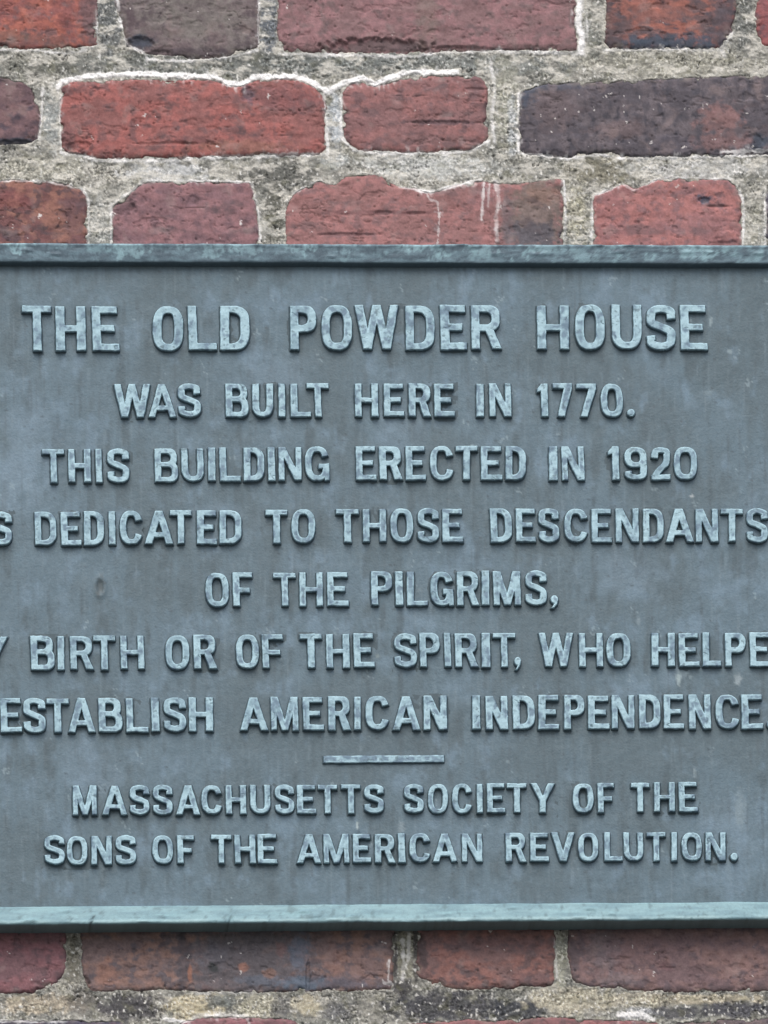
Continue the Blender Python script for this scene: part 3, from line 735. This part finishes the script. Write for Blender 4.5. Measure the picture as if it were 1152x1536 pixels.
    if ch == 'S':
        e = s / 2
        return U(stroke(spline([(w_ - e, .68 * h), (w_ - e - .01 * w_, .77 * h), (w_ * .80, h - t / 2 - .055 * h), (w_ / 2, h - t / 2), (w_ * .22, h - t / 2 - .05 * h), (e, .74 * h), (w_ * .2, .60 * h), (w_ / 2, .51 * h), (w_ * .80, .41 * h), (w_ - e, .265 * h), (w_ * .78, t / 2 + .05 * h), (w_ / 2, t / 2), (w_ * .2, t / 2 + .055 * h), (e + .01 * w_, .23 * h), (e, .32 * h)]), s, t * 1.1))
    if ch == '2':
        e = s / 2
        return U(stroke(spline([(e, .66 * h), (e + .02 * w_, .78 * h), (w_ * .25, h - t / 2 - .04 * h), (w_ / 2, h - t / 2), (w_ * .8, h - t / 2 - .05 * h), (w_ - e, .74 * h), (w_ * .78, .52 * h), (w_ * .5, .35 * h), (w_ * .25, .18 * h), (e, .04 * h)]), s, t), bx(0, 0, w_, t))
    if ch == '9':
        e = s / 2
        return np.minimum(ring(sup(w_ / 2, h * .69, w_ / 2, h * .31, 2.4), sup(w_ / 2, h * .69, w_ / 2 - s * .95, h * .31 - t, 2.4)),
                          U(stroke(spline([(w_ - e, .72 * h), (w_ - e, .5 * h), (w_ - e, .27 * h), (w_ * .78, t / 2 + .05 * h), (w_ / 2, t / 2), (w_ * .2, t / 2 + .05 * h), (e, .27 * h)]), s, t)))
    if ch == '1': return U(bx(w_ - s, 0, w_, h), [(0, h * .74), (0, h * .85), (w_ - s * .9, h), (w_ - s * .2, h), (w_ - s * .2, h * .78), (w_ - s * .8, h * .78)])
    if ch == '7': return U(bx(0, h - t, w_, h), [(w_ - s * 1.05, h - t * .3), (w_, h - t * .3), (w_, h - t), (w_ * .22 + s, 0), (w_ * .2, 0)])
    if ch == '.': return U(sup(w_ / 2, h / 2, w_ / 2, h / 2, 2.1, k=24))
    if ch == ',': return U(sup(w_ * .55, h * .66, w_ * .45, h * .34, 2.1, k=24), [(w_ * .98, h * .66), (w_ * .6, h * .5), (w_ * .3, h * .08), (w_ * .15, 0), (w_ * .5, 0), (w_ * .9, h * .3)])

# each line: (top, bottom) at x = 100, 576, 1050; stroke widths; words; letter extents in photo pixels
LN = [
 ('THE OLD POWDER HOUSE', [(461.5, 528.5), (460, 526.5), (459.5, 526.5)], 13.2, 10.6,
  [33.7,77.4, 83.3,128.5, 138,178, 228.5,275, 282,324, 330,374, 435,474.4, 481.7,528, 531.7,598, 608,651.5, 660,699.5, 706.4,752, 805,853, 862,907, 917,962, 969,1013, 1020,1060]),
 ('WAS BUILT HERE IN 1770.', [(579, 628.5), (577, 627), (578, 628)], 10, 8,
  [171,225.7, 222,264, 266.7,301, 338,372.5, 378,409.5, 417.5,427.5, 435.5,466, 460.5,493, 532,567, 575.5,605.7, 612.6,646.7, 651,681.4, 714,725.5, 733.5,766.5, 806,821.5, 829,858, 864,894, 900.6,934, 940,951.7]),
 ('THIS BUILDING ERECTED IN 1920', [(676, 726), (671, 722), (672.5, 722)], 10, 8,
  [63.5,97, 102.4,136, 143.4,152.8, 160.8,193.8, 232,267, 272,305.6, 312,323, 329,360, 365.3,396.5, 401.5,412.3, 417.5,452, 457,493.5, 533.5,564, 568.5,603, 608,638, 644.6,680, 683,716, 721,753, 757.8,788.5, 823,836, 842,876, 911.7,928, 936,969.7, 976,1004.8, 1010,1045.4]),
 ('IS DEDICATED TO THOSE DESCENDANTS', [(769.5, 820), (765, 815), (765, 815)], 10, 8,
  [-34,-23.5, -16,18, 52,84.4, 91.3,121.5, 125.7,156, 163,173, 179.5,213.5, 217,259.7, 255,287.5, 295,324.7, 329,362, 398.4,431, 437,472.7, 504,538, 544,579, 585,619.6, 626,658, 663,694, 735,767.5, 773.5,803, 807.5,838, 845.8,881.5, 886.7,917, 923,957.6, 964,995, 997.5,1039.5, 1043,1076.7, 1081,1113.8, 1119,1151.3]),
 ('OF THE PILGRIMS,', [(863, 914), (859, 910), (858, 909)], 10, 8,
  [308,343, 349,378.5, 410,444, 448.8,484, 490.4,522.4, 556.4,588.3, 592.5,604, 610,641, 645,680, 685,718.5, 722,733.5, 739.4,780.5, 787.4,819.7, 824,837]),
 ('BY BIRTH OR OF THE SPIRIT, WHO HELPED', [(956, 1007), (952, 1003), (951, 1001.5)], 10, 8,
  [-66,-32, -28,12, 46,81.6, 86,96.5, 105,140, 140,173, 180.6,216.3, 248,284, 290,325, 353.5,388, 393,424.4, 450,483, 489,524, 530,561, 591,625, 629,659.5, 666,676, 682,717, 722,735, 739,773, 770,781, 807.5,859.6, 868,904, 909,945.4, 976.7,1011.7, 1017.6,1048, 1053.4,1081, 1087,1118, 1124,1155, 1161,1194]),
 ('ESTABLISH AMERICAN INDEPENDENCE.', [(1049.5, 1100.5), (1046, 1096.5), (1044, 1095)], 10.3, 8.2,
  [.7,32.3, 34.7,68.4, 70,103, 101.4,143, 147.6,183.3, 189,221.5, 226.7,238.5, 245.5,279, 283,319.4, 359.4,401.5, 406,447, 454,485, 492,526, 531,541, 547.7,584, 588,630, 635,670, 708,720, 728,761, 768.7,801.7, 807,838, 845.8,876, 881.5,913.5, 917,951, 958,990, 995,1025.6, 1032.6,1065.5, 1072.5,1108.6, 1111.4,1143.7, 1149.5,1161]),
 ('MASSACHUSETTS SOCIETY OF THE', [(1180.5, 1224), (1178, 1222), (1175, 1219.5)], 8.7, 7,
  [109,145, 153,191, 194.4,224, 229,258.7, 264,300, 302,333, 338.5,369, 375,405.3, 412,441, 445,473.7, 477,505.7, 512,540.4, 546,575.5, 605.7,635, 641.5,671.7, 677.6,708, 715,723.7, 730,757.4, 760.7,789.5, 795,832, 858.6,890, 896,921, 945.7,974, 980.5,1011.7, 1017.6,1046]),
 ('SONS OF THE AMERICAN REVOLUTION.', [(1255.5, 1298.5), (1252, 1295.5), (1250, 1293)], 8.7, 7,
  [66.7,97, 100,131, 137,167.7, 173,204, 228.5,259.4, 265.6,291, 316.7,347, 351.7,383, 386,415.4, 445,481.4, 485,523, 529,556, 562,592.5, 597,607.4, 613.7,645.6, 648.4,685.6, 692.5,723, 758,789, 794.7,822.5, 826.6,861.4, 866.6,897, 905.8,933, 935,964.5, 970,998, 1006.5,1015, 1021.8,1052.4, 1057.6,1087.8, 1095,1106]),
]
LT_A, LT_B, LT_D = lin(138, 168, 182), lin(164, 196, 208), lin(108, 131, 150)
def relief(bld, sdf, X, Y, H, seed, tint=0.0, dark=0.0):
    """sdf in px -> cast relief with drafted sides and a softly rounded, uneven top"""
    d = sdf - .8 + fbm(X / 14, Y / 14, 2, seed) * .5 + fbm(X / 4, Y / 4, 2, seed + 1) * .12
    lump = fbm(X / 12, Y / 12, 3, seed + 2)
    top = H + lump * .34 + fbm(X / 5, Y / 5, 2, seed + 3) * .06
    e = np.clip(-d / 1.5, -1.5, 1.6)
    h = np.where(e < .8, e * .95 / .8, .95 + .05 * np.sin(np.clip((e - .8) / .8, 0, 1) * np.pi / 2)) * top
    h = np.where(d > -.35, np.maximum(h, .95 * np.exp(-np.maximum(d + .35, 0) / .9) - .22), h)     # fillet at the foot
    r1 = np.abs(fbm(X / 34, Y / 30, 2, seed + 4))
    seam = (1 - sst(.0, .03, r1)) * sst(.15, .4, fbm(X / 22, Y / 22, 2, seed + 9))
    h -= seam * .5 * (e > 1)
    n1 = fbm(X / 20, Y / 20, 3, seed + 5)
    n2 = fbm(X / 9, Y / 10, 3, seed + 6)
    c = mix(LT_A, LT_B, sst(-.3, .35, n1 + tint))
    c = mix(c, LT_D, sst(.02, .45, n2 * .7 - n1 * .6 + dark) * .85)
    c = mix(c, lin(88, 108, 118), sst(.36, .65, fbm(X / 10, Y / 8, 3, seed + 7)) * .65)
    c = mix(c, lin(84, 106, 116), seam * .7)
    c = mix(c, LT_B * 1.15, (1 - sst(2.0, 3.8, -d)) * sst(-.25, .25, fbm(X / 16, Y / 16, 2, seed + 10)) * .75)   # edge highlights painted along the arrises
    c = mix(c, PL_D, 1 - sst(.45, .85, h / H))            # pale patina on the faces only, sides in the plate's darker tone
    c = c * (1 + .06 * fbm(X / 3, Y / 3, 2, seed + 8))[..., None]
    V = P(X, Y, PD)
    V[..., 1] -= h * .001
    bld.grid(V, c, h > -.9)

rl = np.random.default_rng(11)
seed = 2000
for text, yy, s, t, xx in LN:
    line = bpy.data.objects.new('inscription_line', None)
    COL.objects.link(line)
    line.parent = pq
    line['label'] = 'raised line reading ' + text
    k = 0
    for word in text.split():
        wb = Builder()
        for ch in word:
            x0, x1 = xx[2 * k], xx[2 * k + 1]
            k += 1
            xm = (x0 + x1) / 2
            yt = np.interp(xm, [100, 576, 1050], [v[0] for v in yy])
            yb = np.interp(xm, [100, 576, 1050], [v[1] for v in yy])
            if ch == '.':
                yt = yb - (x1 - x0) * 1.1
            elif ch == ',':
                yt, yb = yb - 14.5, yb + 4.5
            yt += rl.uniform(-.7, .7); yb += rl.uniform(-.7, .7)
            X, Y = np.meshgrid(np.arange(x0 - 5, x1 + 5.6, .62), np.arange(yt - 5, yb + 5.6, .62))
            w_, h_ = x1 - x0, yb - yt
            lean = math.radians(1.3 + rl.uniform(-1.1, 1.1)) if ch not in '.,' else 0
            rot = math.radians(rl.uniform(-.9, .9))
            u = X - x0 - (Y - (yt + yb) / 2) * math.tan(lean)
            v = yb - Y - (X - xm) * math.tan(rot)
            tint = rl.uniform(-.25, .25); dark = rl.uniform(-.12, .16)
            ss = s * rl.uniform(.96, 1.08)
            if ch == 'I':
                ss = w_
            seed += 23
            relief(wb, glyph_sd(ch, w_, h_, min(ss, w_ * .5) if ch not in 'I1' else ss, t * rl.uniform(.94, 1.06), u, v), X, Y, 4.3 * rl.uniform(.92, 1.06), seed, tint, dark)
        wb.build('word', M_LETTER, line, label='raised word ' + word.strip('.,'))
db = Builder()
X, Y = np.meshgrid(np.arange(480, 671, .8), np.arange(1128, 1151, .62))
relief(db, poly_sd([(485, 1145.6), (485, 1134.6), (666, 1133.6), (666, 1144.2)], X, Y), X, Y, 2.3, 5001, -.3, .3)
db.build('dividing_bar', M_LETTER, pq)
